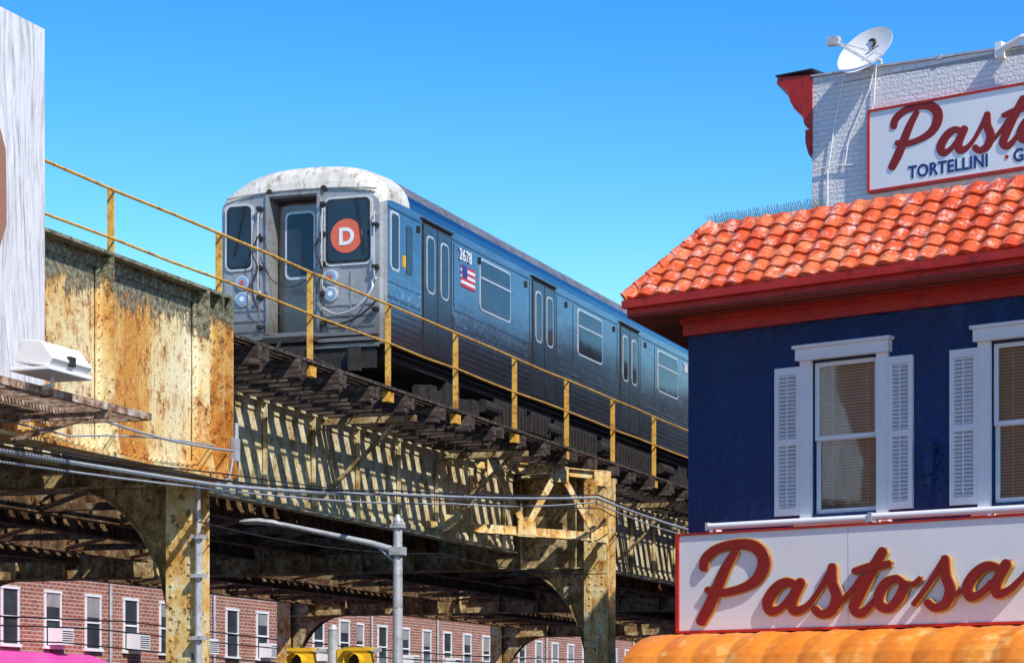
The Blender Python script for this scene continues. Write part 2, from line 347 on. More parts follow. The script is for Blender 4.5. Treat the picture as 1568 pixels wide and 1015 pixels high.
for bi,s in enumerate(bents):
    zb,zt=(3.10,4.93)
    mb.box(-14.2,1.0,s-.012,s+.012,zb+.03,zt-.03); mb.box(-14.2,1.1,s-.20,s+.20,zb,zb+.03); mb.box(-14.2,1.1,s-.2,s+.2,zt-.03,zt)
    mb.box(-14.2,1.0,s-.035,s-.0125,zb+.031,zb+.18); mb.box(-14.2,1.0,s-.035,s-.0125,zt-.18,zt-.031)
    t=.55
    while t>-14:
        mb.box(t-.012,t+.012,s-.16,s-.0355,zb+.04,zt-.04); mb.box(t-.012,t+.012,s+.0125,s+.16,zb+.04,zt-.04); t-=1.15
    w=.42 if bi!=2 else .5
    for ct,sg in((1.0,-1),(-14.0,1)):
        column(cm,ct,s,w)
        R=1.55 if bi!=1 else 1.5
        arc=[];N=12
        for k in range(N+1):
            a=math.pi/2*k/N
            arc.append((ct+sg*(w/2+R-R*math.cos(a)),zb-R*1.35*(1-math.sin(a))))
        poly=[(ct+sg*w/2,s-.012,zb-R*1.35)]+[(x,s-.012,z) for x,z in arc[1:]]+[(ct+sg*w/2,s-.012,zb-.001)]
        mb.prism(poly,(0,.024,0))
        for k in range(N):
            x0,z0=arc[k];x1,z1=arc[k+1]
            mb.add([(x0,s-.14,z0),(x1,s-.14,z1),(x1,s+.14,z1),(x0,s+.14,z0),(x0,s-.14,z0+.03),(x1,s-.14,z1+.03),(x1,s+.14,z1+.03),(x0,s+.14,z0+.03)],[(0,1,2,3),(7,6,5,4),(0,4,5,1),(3,2,6,7)])
mb.obj('cross_girders',el,M['steel_m'])
cm.obj('columns',el,M['column'])
# diagonal lattice frame running from the stringer out to the second column
mb=MB()
A=Vector((-.57,4.25,0)); B=Vector((1.32,7.95,0)); ud=(B-A).normalized(); LL=(B-A).length; nn=Vector((ud.y,-ud.x,0))
def lp(q,z,off=0): return A+ud*(q*LL)+nn*off+Vector((0,0,z))
ztc,zbc=4.93,3.64
mb.bar(lp(.28,ztc-.08),lp(1,ztc-.08),.09,.15); mb.bar(lp(-.02,zbc+.02),lp(1.0,zbc+.02),.09,.15)
mb.bar(lp(.28,ztc-.01),lp(1,ztc-.01),.22,.02); mb.bar(lp(-.02,zbc-.065),lp(1,zbc-.065),.22,.02)
for a,c in(((.29,1),(.02,0)),((.29,1),(.48,0)),((.68,1),(.48,0)),((.70,1),(.93,0))):
    mb.bar(lp(a[0],ztc-.1,.07),lp(c[0],zbc+.05,.07),.03,.13)
for q,z in((.29,ztc-.14),(.69,ztc-.14),(.48,zbc+.06),(.02,zbc+.06),(.95,zbc+.06),(.97,ztc-.14)):
    mb.bar(lp(q-.055,z,.10),lp(q+.055,z,.10),.02,.30)
mb.bar(lp(.99,3.2),lp(.99,4.95),.12,.14)
mb.bar(lp(.0,zbc,0),(-.7,3.6,zbc),.09,.12); mb.bar(lp(.28,ztc-.1),(-.7,4.3,ztc-.1),.09,.12)
mb.bar(lp(1,zbc),(1.1,8.6,zbc),.1,.14)
mb.obj('lattice_frame',el,M['column'])
# conduit and service gear on first column
mb=MB()
mb.tube([(1.28,-9.45,-1.5),(1.28,-9.45,2.45)],.05,8); mb.tube([(1.28,-9.45,2.45),(1.28,-9.45,3.1)],.028,8)
for z in(.2,1.1,1.9,2.4): mb.box(1.20,1.36,-9.53,-9.37,z,z+.05)
mb.box(1.5,1.56,-8.95,-8.8,3.45,3.75); mb.tube([(1.53,-8.85,3.75),(1.53,-8.85,3.95)],.03,8)
mb.obj('conduit',el,M['galv'])
# ================================================================ RAILING
rg=tr_empty('metal_railing')
mb=MB(); RT=.9+.12
sp=2.98; s=-5.35-sp*8
while s<75:
    mb.box(RT-.045,RT+.045,s-.01,s+.01,5.08,6.56); mb.box(RT-.045,RT-.03,s+.0105,s+.08,5.08,6.56)
    mb.box(RT-.06,RT+.05,s-.10,s+.12,5.04,5.2)
    s+=sp
def sagrail(z):
    pts=[]; s=-29.2
    while s<75:
        pts.append((RT+.06+random.uniform(-.006,.006),s,z+random.uniform(-.012,.012))); s+=sp/2
    return pts
mb.tube(sagrail(6.53),.019,6); mb.tube(sagrail(5.93),.017,6)
mb.obj('railing_posts_and_rails',rg,M['rail_y'])
# ================================================================ TRAIN
tn=tr_empty('subway_train')
W=3.05; ZB=6.36
def section(s,inset,ze,R,n=24):
    hw=W/2-inset; c=-W/2; pts=[(c-hw,s,ZB),(c-hw,s,ze)]
    for k in range(1,n):
        x=-math.cos(math.pi*k/n); z=ze+R*(1-abs(x)**2.5)**.5
        pts.append((c+hw*x,s,z))
    pts+=[(c+hw,s,ze),(c+hw,s,ZB)]; return pts
def carbody(s0,L,front):
    b=MB()
    secs=[(0,.10,8.70,.30),(.03,.045,8.72,.42),(.10,.0,8.75,.54),(.3,0,8.78,.66),(.6,0,8.79,.72),(1.1,0,8.80,.75),(1.15,0,8.8,.75),(L-.1,0,8.8,.75),(L,.05,8.76,.62)]
    rows=[section(s0+a,i,z,r) for a,i,z,r in secs]
    n=len(rows[0])
    for r0,r1,sec in zip(rows,rows[1:],secs[1:]):
        for k in range(n-1):
            m=0 if (k==0 or k==n-2) else (1 if sec[0]<=1.1 else 4)
            if sec[0]>1.1 and (k<=2 or k>=n-4): m=0
            if sec[0]<=.10 and m==0: m=2
            b.add([r0[k],r0[k+1],r1[k+1],r1[k]],[(0,1,2,3)],m)
        b.add([r0[0],r0[-1],r1[-1],r1[0]],[(0,1,2,3)],2)
    b.add(rows[-1],[tuple(range(n))],2)
    f=rows[0]; top=f[1:-1]
    def zt(t):
        for p,q in zip(top,top[1:]):
            if p[0]-1e-6<=t<=q[0]+1e-6: return p[2]+(q[2]-p[2])*((t-p[0])/(q[0]-p[0]) if q[0]>p[0] else 0)
        return top[0][2]
    D0,D1,DT,DB=-2.10,-1.22,8.90,6.62
    ts=sorted(set([p[0] for p in top]+[D0,D1]))
    for a,c in zip(ts,ts[1:]):
        if c-a<1e-5: continue
        mid=(a+c)/2
        if D0<mid<D1:
            b.add([(a,s0,DT),(c,s0,DT),(c,s0,zt(c)),(a,s0,zt(a))],[(0,1,2,3)],2)
            b.add([(a,s0,ZB),(c,s0,ZB),(c,s0,DB),(a,s0,DB)],[(0,1,2,3)],2)
        else: b.add([(a,s0,ZB),(c,s0,ZB),(c,s0,zt(c)),(a,s0,zt(a))],[(0,1,2,3)],2)
    r=.34
    b.add([(D0,s0,DB),(D0,s0+r,DB),(D0,s0+r,DT),(D0,s0,DT)],[(0,1,2,3)],2); b.add([(D1,s0,DB),(D1,s0+r,DB),(D1,s0+r,DT),(D1,s0,DT)],[(0,1,2,3)],2)
    b.add([(D0,s0,DT),(D0,s0+r,DT),(D1,s0+r,DT),(D1,s0,DT)],[(0,1,2,3)],2); b.add([(D0,s0,DB),(D0,s0+r,DB),(D1,s0+r,DB),(D1,s0,DB)],[(0,1,2,3)],2)
    b.add([(D0,s0+r,DB),(D1,s0+r,DB),(D1,s0+r,DT),(D0,s0+r,DT)],[(0,1,2,3)],3)
    b.obj('car_body',tn,[M['inox'],M['roofcap'],M['inox_f'],M['inox_door'],M['roofgrey']],smooth=True)
    d=MB()
    def panel(a0,a1,z0,z1,r,off,m,side=1,th=.02):
        pts=rrect(a0,a1,z0,z1,r)
        if side==1: d.prism([(-.01,s0+a,z) for a,z in pts],(off+.01,0,0),m)
        else: d.prism([(-W+.01,s0+a,z) for a,z in pts],(-off-.01,0,0),m)
    for side in(1,-1):
        for c in(2.39,8.23,14.1,20.0):
            panel(c-.72,c+.72,6.42,8.72,.06,.006,3,side)
            for e in(-1,1):
                a0=c+(-.66 if e<0 else .02); a1=c+(-.02 if e<0 else .66)
                panel(a0,a1,6.44,8.66,.03,.014,2,side)
                panel(a0+.12,a1-.12,7.50,8.50,.12,.022,4,side); panel(a0+.155,a1-.155,7.535,8.465,.09,.026,0,side)
            panel(c-.75,c+.75,8.725,8.76,.01,.03,3,side)
        for c in(5.4,11.25,17.2):
            panel(c-.84,c+.84,7.62,8.58,.10,.012,4,side); panel(c-.80,c+.80,7.66,8.54,.08,.018,0,side)
            panel(c-.80,c+.80,8.20,8.235,.01,.03,4,side)
        panel(.22,.62,7.62,8.62,.08,.010,4,side); panel(.27,.57,7.67,8.57,.06,.016,0,side)
        panel(.95,1.22,7.66,8.5,.06,.008,2,side); panel(.78,.90,7.75,7.95,.01,.012,5,side)
        panel(22.1,22.6,7.7,8.55,.08,.010,4,side); panel(22.16,22.54,7.75,8.5,.08,.016,0,side)
        for a0,a1 in((.12,1.6),(3.18,7.44),(9.0,13.3),(14.9,19.2),(20.8,22.7)):
            for k in range(7):
                z=6.50+k*.105; panel(a0,a1,z,z+.05,.015,.010,1,side)
            panel(a0,a1,8.645,8.67,.01,.012,1,side); panel(a0,a1,6.37,6.43,.01,.02,1,side); panel(a0,a1,7.40,7.42,.008,.008,1,side)
        for a in(3.2,7.4,9.05,13.25,14.95,19.1): panel(a-.04,a+.04,6.6,7.3,.01,.012,2,side)
        for a in(3.22,7.38,9.05,10.1,13.2,14.95,16.1): panel(a-.006,a+.006,7.45,8.6,.003,.006,3,side)
        for a in(1.45,4.5,7.1,9.6,12.9,15.3): panel(a,a+.1,8.46,8.58,.02,.02,3,side)
    d.obj('car_sides',tn,[M['glass'],M['inox_rib'],M['inox_door'],M['blk'],M['trim'],M['yel']])
    u=MB()
    u.box(-2.9,-.15,s0+.3,s0+L-.3,6.15,6.35)
    for c in(3.6,L-3.6):
        for w in(-1.05,1.05):
            for x in(-1.525-.72,-1.525+.72):
                u.tube([(x-.06,s0+c+w,5.37+.43),(x+.06,s0+c+w,5.37+.43)],.43,20)
            u.tube([(-2.9,s0+c+w,5.8),(-.15,s0+c+w,5.8)],.08,8)
            u.box(-.33,-.12,s0+c+w-.16,s0+c+w+.16,5.62,5.98)
        for x in(-2.75,-.36): u.box(x,x+.16,s0+c-1.5,s0+c+1.5,5.72,5.95); u.box(x-.03,x+.2,s0+c-.35,s0+c+.35,5.6,6.15)
        u.box(-.12,.06,s0+c-.5,s0+c+.5,5.55,5.62)
    for a0,a1,z in((5.8,7.6,5.6),(7.9,9.1,5.75),(9.4,12.2,5.55),(12.6,13.4,5.8),(13.7,16.6,5.65)):
        u.box(-.75,-.14,s0+a0,s0+a1,z,6.16); u.box(-2.9,-2.3,s0+a0,s0+a1,z,6.16)
        k=s0+a0+.15
        while k<s0+a1-.1: u.box(-.139,-.10,k,k+.03,z+.04,6.1); k+=.22
    for a in(5.2,8.8,12.4,17.2): u.tube([(-.2,s0+a,5.95),(-.2,s0+a+.9,5.95)],.13,12)
    u.tube([(-.1,s0+.5,6.28),(-.1,s0+L-.5,6.27)],.03,6)
    u.obj('underframe',tn,M['blk'],bev=.008)
carbody(0,22.7,True); carbody(23.2,22.7,False); carbody(46.4,22.7,False)
# front details
f=MB()
def fp(a0,a1,z0,z1,r,off,m,base=0.01):
    f.prism([(a,base,z) for a,z in rrect(a0,a1,z0,z1,r)],(0,-off-base,0),m)
fp(-2.93,-2.40,7.70,8.84,.12,.03,2); fp(-2.89,-2.44,7.74,8.80,.09,.035,3); fp(-2.86,-2.47,7.77,8.77,.08,.04,1)
fp(-1.10,-.22,7.68,8.84,.12,.03,2); fp(-1.06,-.26,7.72,8.80,.09,.036,3); fp(-1.02,-.30,7.76,8.76,.08,.042,1)
f.tube([(-.68,-.0,8.17),(-.68,-.052,8.17)],.285,40,5)
fp(-2.02,-1.30,6.66,8.80,.06,-.25,9,.335); fp(-1.93,-1.37,7.55,8.70,.10,-.24,2,.33); fp(-1.89,-1.41,7.60,8.66,.08,-.23,1,.33)
f.box(-1.36,-1.33,.16,.22,7.0,7.4,2)
f.box(-2.16,-2.10,-.05,-.002,6.6,8.92,0); f.box(-1.22,-1.16,-.05,-.002,6.6,8.92,0); f.box(-2.16,-1.16,-.05,-.002,8.921,8.96,0)
for x in(-2.60,-.97):
    for z,mm in((7.50,7),(7.22,4)):
        f.tube([(x,-.001,z),(x,-.05,z)],.125,20,2); f.tube([(x,-.05,z),(x,-.060,z)],.10,20,4); 
        f.tube([(x,-.06,z),(x,-.068,z)],.045,12,6 if mm==4 else 7)
fp(-2.78,-2.42,7.04,7.68,.05,.012,0); fp(-1.15,-.79,7.04,7.68,.05,.012,0)
f.box(-2.95,-.1,-.14,-.002,6.40,6.46,0); f.box(-2.95,-.1,-.10,-.002,6.30,6.36,0); f.box(-2.95,-.1,-.12,-.002,6.50,6.56,0)
f.box(-2.1,-1.15,-.30,-.145,6.40,6.5,3); f.box(-1.75,-1.3,-.6,0,5.95,6.25,3); f.tube([(-1.525,-.75,6.05),(-1.525,-.2,6.05)],.16,12,3)
f.box(-2.9,-.15,-.06,0,5.95,6.29,3)
f.box(-2.7,-2.5,-.18,-.061,5.9,6.3,3); f.box(-.6,-.4,-.18,-.061,5.9,6.3,3)
for z in(6.66,6.84,7.02): f.box(-1.1,-.18,-.02,-.002,z,z+.03,0); f.box(-2.9,-2.2,-.02,-.002,z,z+.03,0)
for x in(-2.3,-.62): f.box(x,x+.02,-.02,-.002,6.6,7.6,0)
for k in range(14):
    a=-2.9+k*(2.75/14); b2=a+2.75/14; g=lambda t:8.93+.08*(1-abs((t+1.525)/1.4)**2.2)
    f.bar((a,-.02,g(max(-2.9,a))),(b2,-.02,g(min(-.15,b2))),.03,.02,0)
for x in(-2.1,-1.1): f.tube([(x,.02,9.0),(x,-.05,9.0)],.05,10,3)
def hose(pts,r=.012,m=2):
    P=[Vector(p) for p in pts]; out=[]
    for i in range(len(P)-1):
        p0=P[max(i-1,0)];p1=P[i];p2=P[i+1];p3=P[min(i+2,len(P)-1)]
        for k in range(6):
            t=k/6; out.append(.5*((2*p1)+(-p0+p2)*t+(2*p0-5*p1+4*p2-p3)*t*t+(-p0+3*p1-3*p2+p3)*t**3))
    out.append(P[-1]); f.tube(out,r,6,m)
for x in(-2.28,-1.10): hose([(x,-.0,8.6),(x,-.10,8.55),(x,-.10,7.4),(x,0,7.35)],.014)
hose([(-.16,0,8.5),(-.16,-.09,8.45),(-.16,-.09,7.5),(-.16,0,7.45)],.014)
hose([(-2.24,-.1,8.3),(-2.0,-.16,7.9),(-1.65,-.2,7.72),(-1.3,-.16,7.9),(-1.1,-.1,8.3)],.008,3)
hose([(-2.24,-.1,7.9),(-2.0,-.16,7.5),(-1.65,-.2,7.35),(-1.3,-.16,7.5),(-1.1,-.1,7.9)],.008,3)
hose([(-2.24,-.1,8.3),(-2.36,-.16,8.0),(-2.26,-.16,7.7),(-2.38,-.14,7.4),(-2.28,-.1,7.0)],.014,3)
hose([(-1.1,-.1,8.2),(-1.20,-.16,7.95),(-1.07,-.16,7.6),(-1.18,-.14,7.3),(-1.05,-.1,7.0)],.014,3)
hose([(-1.12,-.03,7.0),(-.8,-.16,6.85),(-.45,-.16,6.95),(-.2,-.1,7.25),(-.25,-.02,7.45)],.018,2)
hose([(-1.12,-.03,6.8),(-.8,-.16,6.68),(-.4,-.16,6.8),(-.12,-.1,7.05)],.018,3)
hose([(-1.75,-.3,6.45),(-1.9,-.4,6.15),(-2.2,-.3,5.95)],.03,3); hose([(-1.3,-.3,6.45),(-1.1,-.4,6.1),(-.8,-.3,5.95)],.03,3)
f.bar((-2.55,-.06,8.80),(-2.75,-.06,7.95),.012,.02,3); f.bar((-.50,-.06,8.80),(-.36,-.06,7.85),.012,.02,3)
for k in range(5):
    z=6.7+.5*k; f.box(-2.31,-2.23,-.11,-.001,z,z+.06,3); f.box(-1.14,-1.06,-.11,-.001,z,z+.06,3)
for z in(8.3,7.6,6.9): f.box(-.2,-.1,-.12,-.001,z,z+.05,3)
f.obj('front_fittings',tn,[M['inox_f'],M['glass'],M['trim'],M['blk'],M['lens'],M['bullet'],M['white'],M['lens_r'],M['blk'],M['inox_door']],smooth=True)
text('D','route_letter',tn,(-.68,-.056,8.03),(math.pi/2,0,0),.39,M['white'],.003,align='CENTER',off=.012)
text('2678','car_number',tn,(.026,3.46,8.36),(math.pi/2,0,math.pi/2),.29,M['white'],.003,off=.003,sp=1.1)
text('2678','car_number',tn,(.026,18.55,8.36),(math.pi/2,0,math.pi/2),.29,M['white'],.003,off=.003,sp=1.1)
g=MB()
for k in range(7): g.box(.0,.017,3.60,4.28,7.90+k*.055,7.954+k*.055,0 if k%2==0 else 1)
g.box(.0171,.020,3.60,3.87,8.065,8.284,2)
g.obj('flag_decal',tn,[M['decal_r'],M['white'],M['decal_b']])
# ================================================================ SHOP
BO=(2.19,31.0,EYE)
sh=empty('corner_shop_building',BO,PH)
DX,DY=-.339,.941
def wall_holes(mb,x0,x1,z0,z1,holes,y=0,depth=.12,m=0):
    xs=sorted(set([x0,x1]+[h[0] for h in holes]+[h[1] for h in holes])); zs=sorted(set([z0,z1]+[h[2] for h in holes]+[h[3] for h in holes]))
    for a,b in zip(xs,xs[1:]):
        for c,d in zip(zs,zs[1:]):
            mx,mz=(a+b)/2,(c+d)/2
            if any(h[0]<mx<h[1] and h[2]<mz<h[3] for h in holes): continue
            mb.add([(a,y,c),(b,y,c),(b,y,d),(a,y,d)],[(0,1,2,3)],m)
    for h in holes:
        a,b,c,d=h
        for q in([(a,y,c),(a,y+depth,c),(a,y+depth,d),(a,y,d)],[(b,y,c),(b,y+depth,c),(b,y+depth,d),(b,y,d)],[(a,y,c),(a,y+depth,c),(b,y+depth,c),(b,y,c)],[(a,y,d),(a,y+depth,d),(b,y+depth,d),(b,y,d)]):
            mb.add(q,[(0,1,2,3)],m)
mb=MB(); holes=[(1.82,2.72,2.52,4.34),(4.208,5.108,2.52,4.34),(6.6,7.5,2.52,4.34)]
wall_holes(mb,0,10,-1.6,5.06,holes)
mb.prism([(DX*.3,.28,-1.6),(10,.28,-1.6),(10,6.6,-1.6),(DX*7.0,DY*7.0,-1.6)],(0,0,7.6))
mb.prism([(0.0,.001,-1.6),(.02,.27,-1.6),(DX*.3,DY*.3,-1.6)],(0,0,6.66))
mb.obj('stucco_walls',sh,M['blue'])
for wi in range(3):
    o=wi*2.388; w=MB()
    w.box(1.665+o,1.819+o,-.05,.0,2.45,4.36,0); w.box(2.721+o,2.784+o+.09,-.05,.0,2.45,4.36,0)
    w.box(1.63+o,2.91+o,-.10,-.001,4.361,4.50,0); w.box(1.60+o,2.94+o,-.13,-.002,4.501,4.54,0)
    w.box(1.62+o,2.92+o,-.12,-.001,2.38,2.449,0)
    a0,a1=1.83+o,2.71+o
    for z0,z1,y in((3.40,4.33,.03),(2.53,3.44,.065)):
        w.box(a0,a0+.055,y,y+.03,z0,z1,0); w.box(a1-.055,a1,y,y+.03,z0,z1,0)
        w.box(a0+.0551,a1-.0551,y,y+.03,z1-.05,z1,0); w.box(a0+.0551,a1-.0551,y,y+.03,z0,z0+.05,0)
    for si in(0,1):
        if si: b0,b1=2.876+o,3.20+o
        else: b0,b1=1.30+o,1.662+o
        zt=4.30; zb=2.52
        w.box(b0,b0+.055,-.045,-.003,zb,zt,0); w.box(b1-.055,b1,-.045,-.003,zb,zt,0)
        for za,zc in((zb,zb+.09),(3.36,3.44),(zt-.09,zt)): w.box(b0+.0551,b1-.0551,-.045,-.003,za,zc,0)
        for za,zc in((zb+.09,3.36),(3.44,zt-.09)):
            z=za+.012
            while z<zc-.02:
                w.add([(b0+.055,-.04,z),(b1-.055,-.04,z),(b1-.055,-.012,z+.028),(b0+.055,-.012,z+.028),(b0+.055,-.036,z-.006),(b1-.055,-.036,z-.006),(b1-.055,-.008,z+.022),(b0+.055,-.008,z+.022)],[(0,1,2,3),(7,6,5,4),(0,4,5,1),(3,2,6,7)],0); z+=.046
            w.box(b0+.056,b1-.056,-.006,-.004,za,zc,2)
        w.box((b0+b1)/2-.008,(b0+b1)/2+.008,-.052,-.046,zb+.12,zt-.12,0)
    w.obj('window_and_shutters',sh,[M['white'],M['white'],M['galv']],bev=.004)
    g=MB(); g.add([(a0,.045,3.42),(a1,.045,3.42),(a1,.045,4.3),(a0,.045,4.3)],[(0,1,2,3)]); g.add([(a0,.08,2.55),(a1,.08,2.55),(a1,.08,3.42),(a0,.08,3.42)],[(0,1,2,3)]); g.obj('window_pane',sh,M['pane'])
    g=MB(); z=2.56
    while z<4.32:
        g.add([(a0,.12,z),(a1,.12,z),(a1,.15,z+.024),(a0,.15,z+.024)],[(0,1,2,3)],0); z+=.036
    g.box(a0-.1,a1+.1,.2,.21,2.4,4.4,1)
    for x in(a0+.2,a1-.2): g.box(x-.004,x+.004,.112,.118,2.56,4.32,0)
    g.obj('window_blind',sh,[M['tan'],M['dark']])
mb=MB(); mb.box(3.38,3.49,-.10,-.002,2.90,3.26); mb.box(3.36,3.51,-.14,-.002,3.20,3.27); mb.tube([(3.435,-.06,2.9),(3.435,-.06,2.75),(3.40,-.03,2.6),(3.435,-.02,2.5)],.015,8); mb.box(3.40,3.47,-.08,-.002,2.78,2.88); mb.obj('wall_light',sh,M['blue'],bev=.01)
# eaves
mb=MB(); EX,EY=-.5,-.6; L=7.2
e0=(EX,EY); e1=(EX+DX*L,EY+DY*L)
mb.box(EX+.002,10,EY,EY+.06,5.06,5.24,0)
mb.box(EX-.02,10,EY-.09,EY-.002,5.14,5.235,0)
mb.prism([(EX,EY,5.055),(10,EY,5.055),(10,0.05,5.055),(.02,.05,5.055),(DX*L,DY*L,5.055),(e1[0],e1[1],5.055)],(0,0,-.018),1)
mb.prism([(EX,EY,5.06),(e1[0],e1[1],5.06),(e1[0]+.05,e1[1],5.06),(EX+.05,EY+.02,5.06)],(0,0,.18),0)
mb.box(-.03,10,-.07,-.002,4.83,5.03,0); mb.box(-.05,10,-.11,-.002,4.97,5.034,0)
for k in range(34):
    q=k*.22; x=EX+DX*q;y=EY+DY*q; mb.bar((x+.03,y+.03,5.033),(x+.62,y+.25,5.033),.012,.006,2)
mb.box(EX+.06,10,EY+.28,EY+.30,5.030,5.036,2)
mb.obj('eaves',sh,[M['red'],M['redd'],M['dark']])
def tiles():
    mb=MB(); P=.262; rows=6; run=.75; rise=.93; nrm=Vector((0,-rise,run)).normalized(); U1=10.0
    du=.0262; nu=int((U1+.5)/du)
    for r in range(rows):
        w0=r/rows; w1=(r+1)/rows+.02
        lines=[]
        for w,lift in((w0,-.005),(w0,.036),((w0+w1)/2,.021),(w1,.004)):
            ln=[]
            for i in range(nu+1):
                u=-.5+i*du; ul=-.5+run*w-.02
                tid=math.floor((u+.06)/P)
                ph=(u+.06)/P+.03*math.sin(tid*7.7+r*4.1); fr=ph-math.floor(ph)
                h=.032*math.sin(math.pi*min(1,fr/.66)) if fr<.66 else -.016*math.sin(math.pi*(fr-.66)/.34)
                if lift<0: h=min(h,0)-.006
                uu=max(u,ul); ww=w+ .010*math.sin(tid*5.3+r*2.1)
                p=Vector((uu,-.60+run*ww-.04,5.25+rise*ww))+nrm*(h+max(lift,0)+.006*math.sin(tid*3.3+r*1.7))
                ln.append(p)
            lines.append(ln)
        for a,b in zip(lines,lines[1:]):
            o=len(mb.v); mb.v+=[tuple(p) for p in a]+[tuple(p) for p in b]; n=len(a)
            for i in range(n-1):
                if (a[i+1]-a[i]).length<1e-4 and (b[i+1]-b[i]).length<1e-4: continue
                mb.f.append([o+i,o+i+1,o+n+i+1,o+n+i]); mb.m.append(0)
    a=(-.5,-.6,5.235); b=(10,-.6,5.235); c=(10,.15,6.13); d=(.25,.15,6.13)
    mb.add([a,b,c,d],[(0,1,2,3)]); e=(e1[0],e1[1],5.235); ff=(e1[0]+.8,e1[1],6.13)
    mb.add([a,d,ff,e],[(0,1,2,3)])
    A=Vector((-.52,-.64,5.28)); B=Vector((.25,.13,6.20))
    for k in range(7):
        p=A.lerp(B,k/7); q=A.lerp(B,(k+1.15)/7); mb.tube([p,q],[.075,.06],10)
    k=0.25
    while k<10: mb.tube([(k,.15,6.16),(k+.34,.15,6.155)],[.06,.05],10); k+=.30
    mb.obj('clay_tile_roof',sh,M['tile'],smooth=True)
tiles()
mb=MB(); mb.prism([(.3,.2,6.02),(10,.2,6.02),(10,6.6,6.02),(-1.6,6.6,6.02)],(0,0,.05)); mb.obj('flat_roof',sh,M['conc'])
mb=MB(); k=.22
while k<1.9:
    for e in(-1,0,1): mb.tube([(k,.15,6.2),(k+e*.03+random.uniform(-.01,.01),.15+e*.03,6.33+random.uniform(-.03,.02))],.0035,4)
    k+=.034
mb.obj('bird_spikes',sh,M['spike'])
# ---- awning
mb=MB(); prof=[(0,1.10),(-.14,1.10),(-.28,1.085),(-.42,1.05),(-.56,.995),(-.68,.915),(-.77,.82),(-.83,.70),(-.86,.56),(-.86,.35)]
NU=500; U0=-.22; U1=10
rowsA=[]
for pi,(y,z) in enumerate(prof):
    ln=[]
    for i in range(NU+1):
        u=U0+(U1-U0)*i/NU; x_=(u-U0)/.50; fr=x_%1; tid=int(x_)
        b=(.036+.010*math.sin(tid*2.7))*math.sin(math.pi*fr)**.9*min(1,pi/2.5)
        wr=.008*math.sin(u*31+pi*1.9)*math.sin(u*7.3)
        sl=pi/len(prof); ln.append((u,y-.26-b*sl-wr*sl,z+(b+wr)*(1-sl*.8)*(1 if pi<8 else 0)))
    rowsA.append(ln)
for a,b in zip(rowsA,rowsA[1:]):
    o=len(mb.v); mb.v+=a+b; n=NU+1
    for i in range(NU): mb.f.append([o+i,o+i+1,o+n+i+1,o+n+i]); mb.m.append(0)
mb.add([(U0,-.26+y,z) for y,z in prof]+[(U0,-.26,.35)],[tuple(range(len(prof)+1))])
mb.box(U0,10,-.27,-.01,1.08,1.10)
mb.obj('awning',sh,M['orange'],smooth=True)
mb=MB(); wx=1.2
while wx<9: mb.box(wx,wx+1.6,-.03,-.002,-1.2,.95); wx+=2.0
mb.obj('shop_windows',sh,M['glassb'])
# ---- script lettering
def strokes_to_mesh(strokes,mb,tf,grow,dep,m):
    for si,(pts) in enumerate(strokes):
        P=[Vector((p[0],p[1],p[2])) for p in pts]; out=[]
        for i in range(len(P)-1):
            p0=P[max(i-1,0)];p1=P[i];p2=P[i+1];p3=P[min(i+2,len(P)-1)]
            for k in range(7):
                t=k/7; out.append(.5*((2*p1)+(-p0+p2)*t+(2*p0-5*p1+4*p2-p3)*t*t+(-p0+3*p1-3*p2+p3)*t**3))
        out.append(P[-1])
        d0=(out[0]-out[1]).xy.normalized(); d1=(out[-1]-out[-2]).xy.normalized()
        w0=out[0].z; w1=out[-1].z
        pre=[Vector((out[0].x+d0.x*w0*.5*c,out[0].y+d0.y*w0*.5*c,w0*math.sqrt(max(0.02,1-c*c)))) for c in(.95,.75,.4)]
        post=[Vector((out[-1].x+d1.x*w1*.5*c,out[-1].y+d1.y*w1*.5*c,w1*math.sqrt(max(0.02,1-c*c)))) for c in(.4,.75,.95)]
        out=pre+out+post; sec=[]
        for i,p in enumerate(out):
            q=(out[min(i+1,len(out)-1)]-out[max(i-1,0)]).xy.normalized(); nn=Vector((-q.y,q.x)); hw=(p.z+grow)/2
            dd=dep+.003*si+.002*i/len(out)
            prof=[(-1,0),(-.97,dd*.7),(-.86,dd),(.86,dd),(.97,dd*.7),(1,0)]
            sec.append([tf(p.x+nn.x*hw*a,p.y+nn.y*hw*a,b) for a,b in prof])
        o=len(mb.v)
        for s_ in sec: mb.v+=s_
        for i in range(len(sec)-1):
            for k in range(5): mb.f.append([o+i*6+k,o+i*6+k+1,o+i*6+7+k,o+i*6+6+k]); mb.m.append(m)
        mb.f.append([o+k for k in range(6)]); mb.m.append(m); mb.f.append([o+(len(sec)-1)*6+k for k in range(6)]); mb.m.append(m)
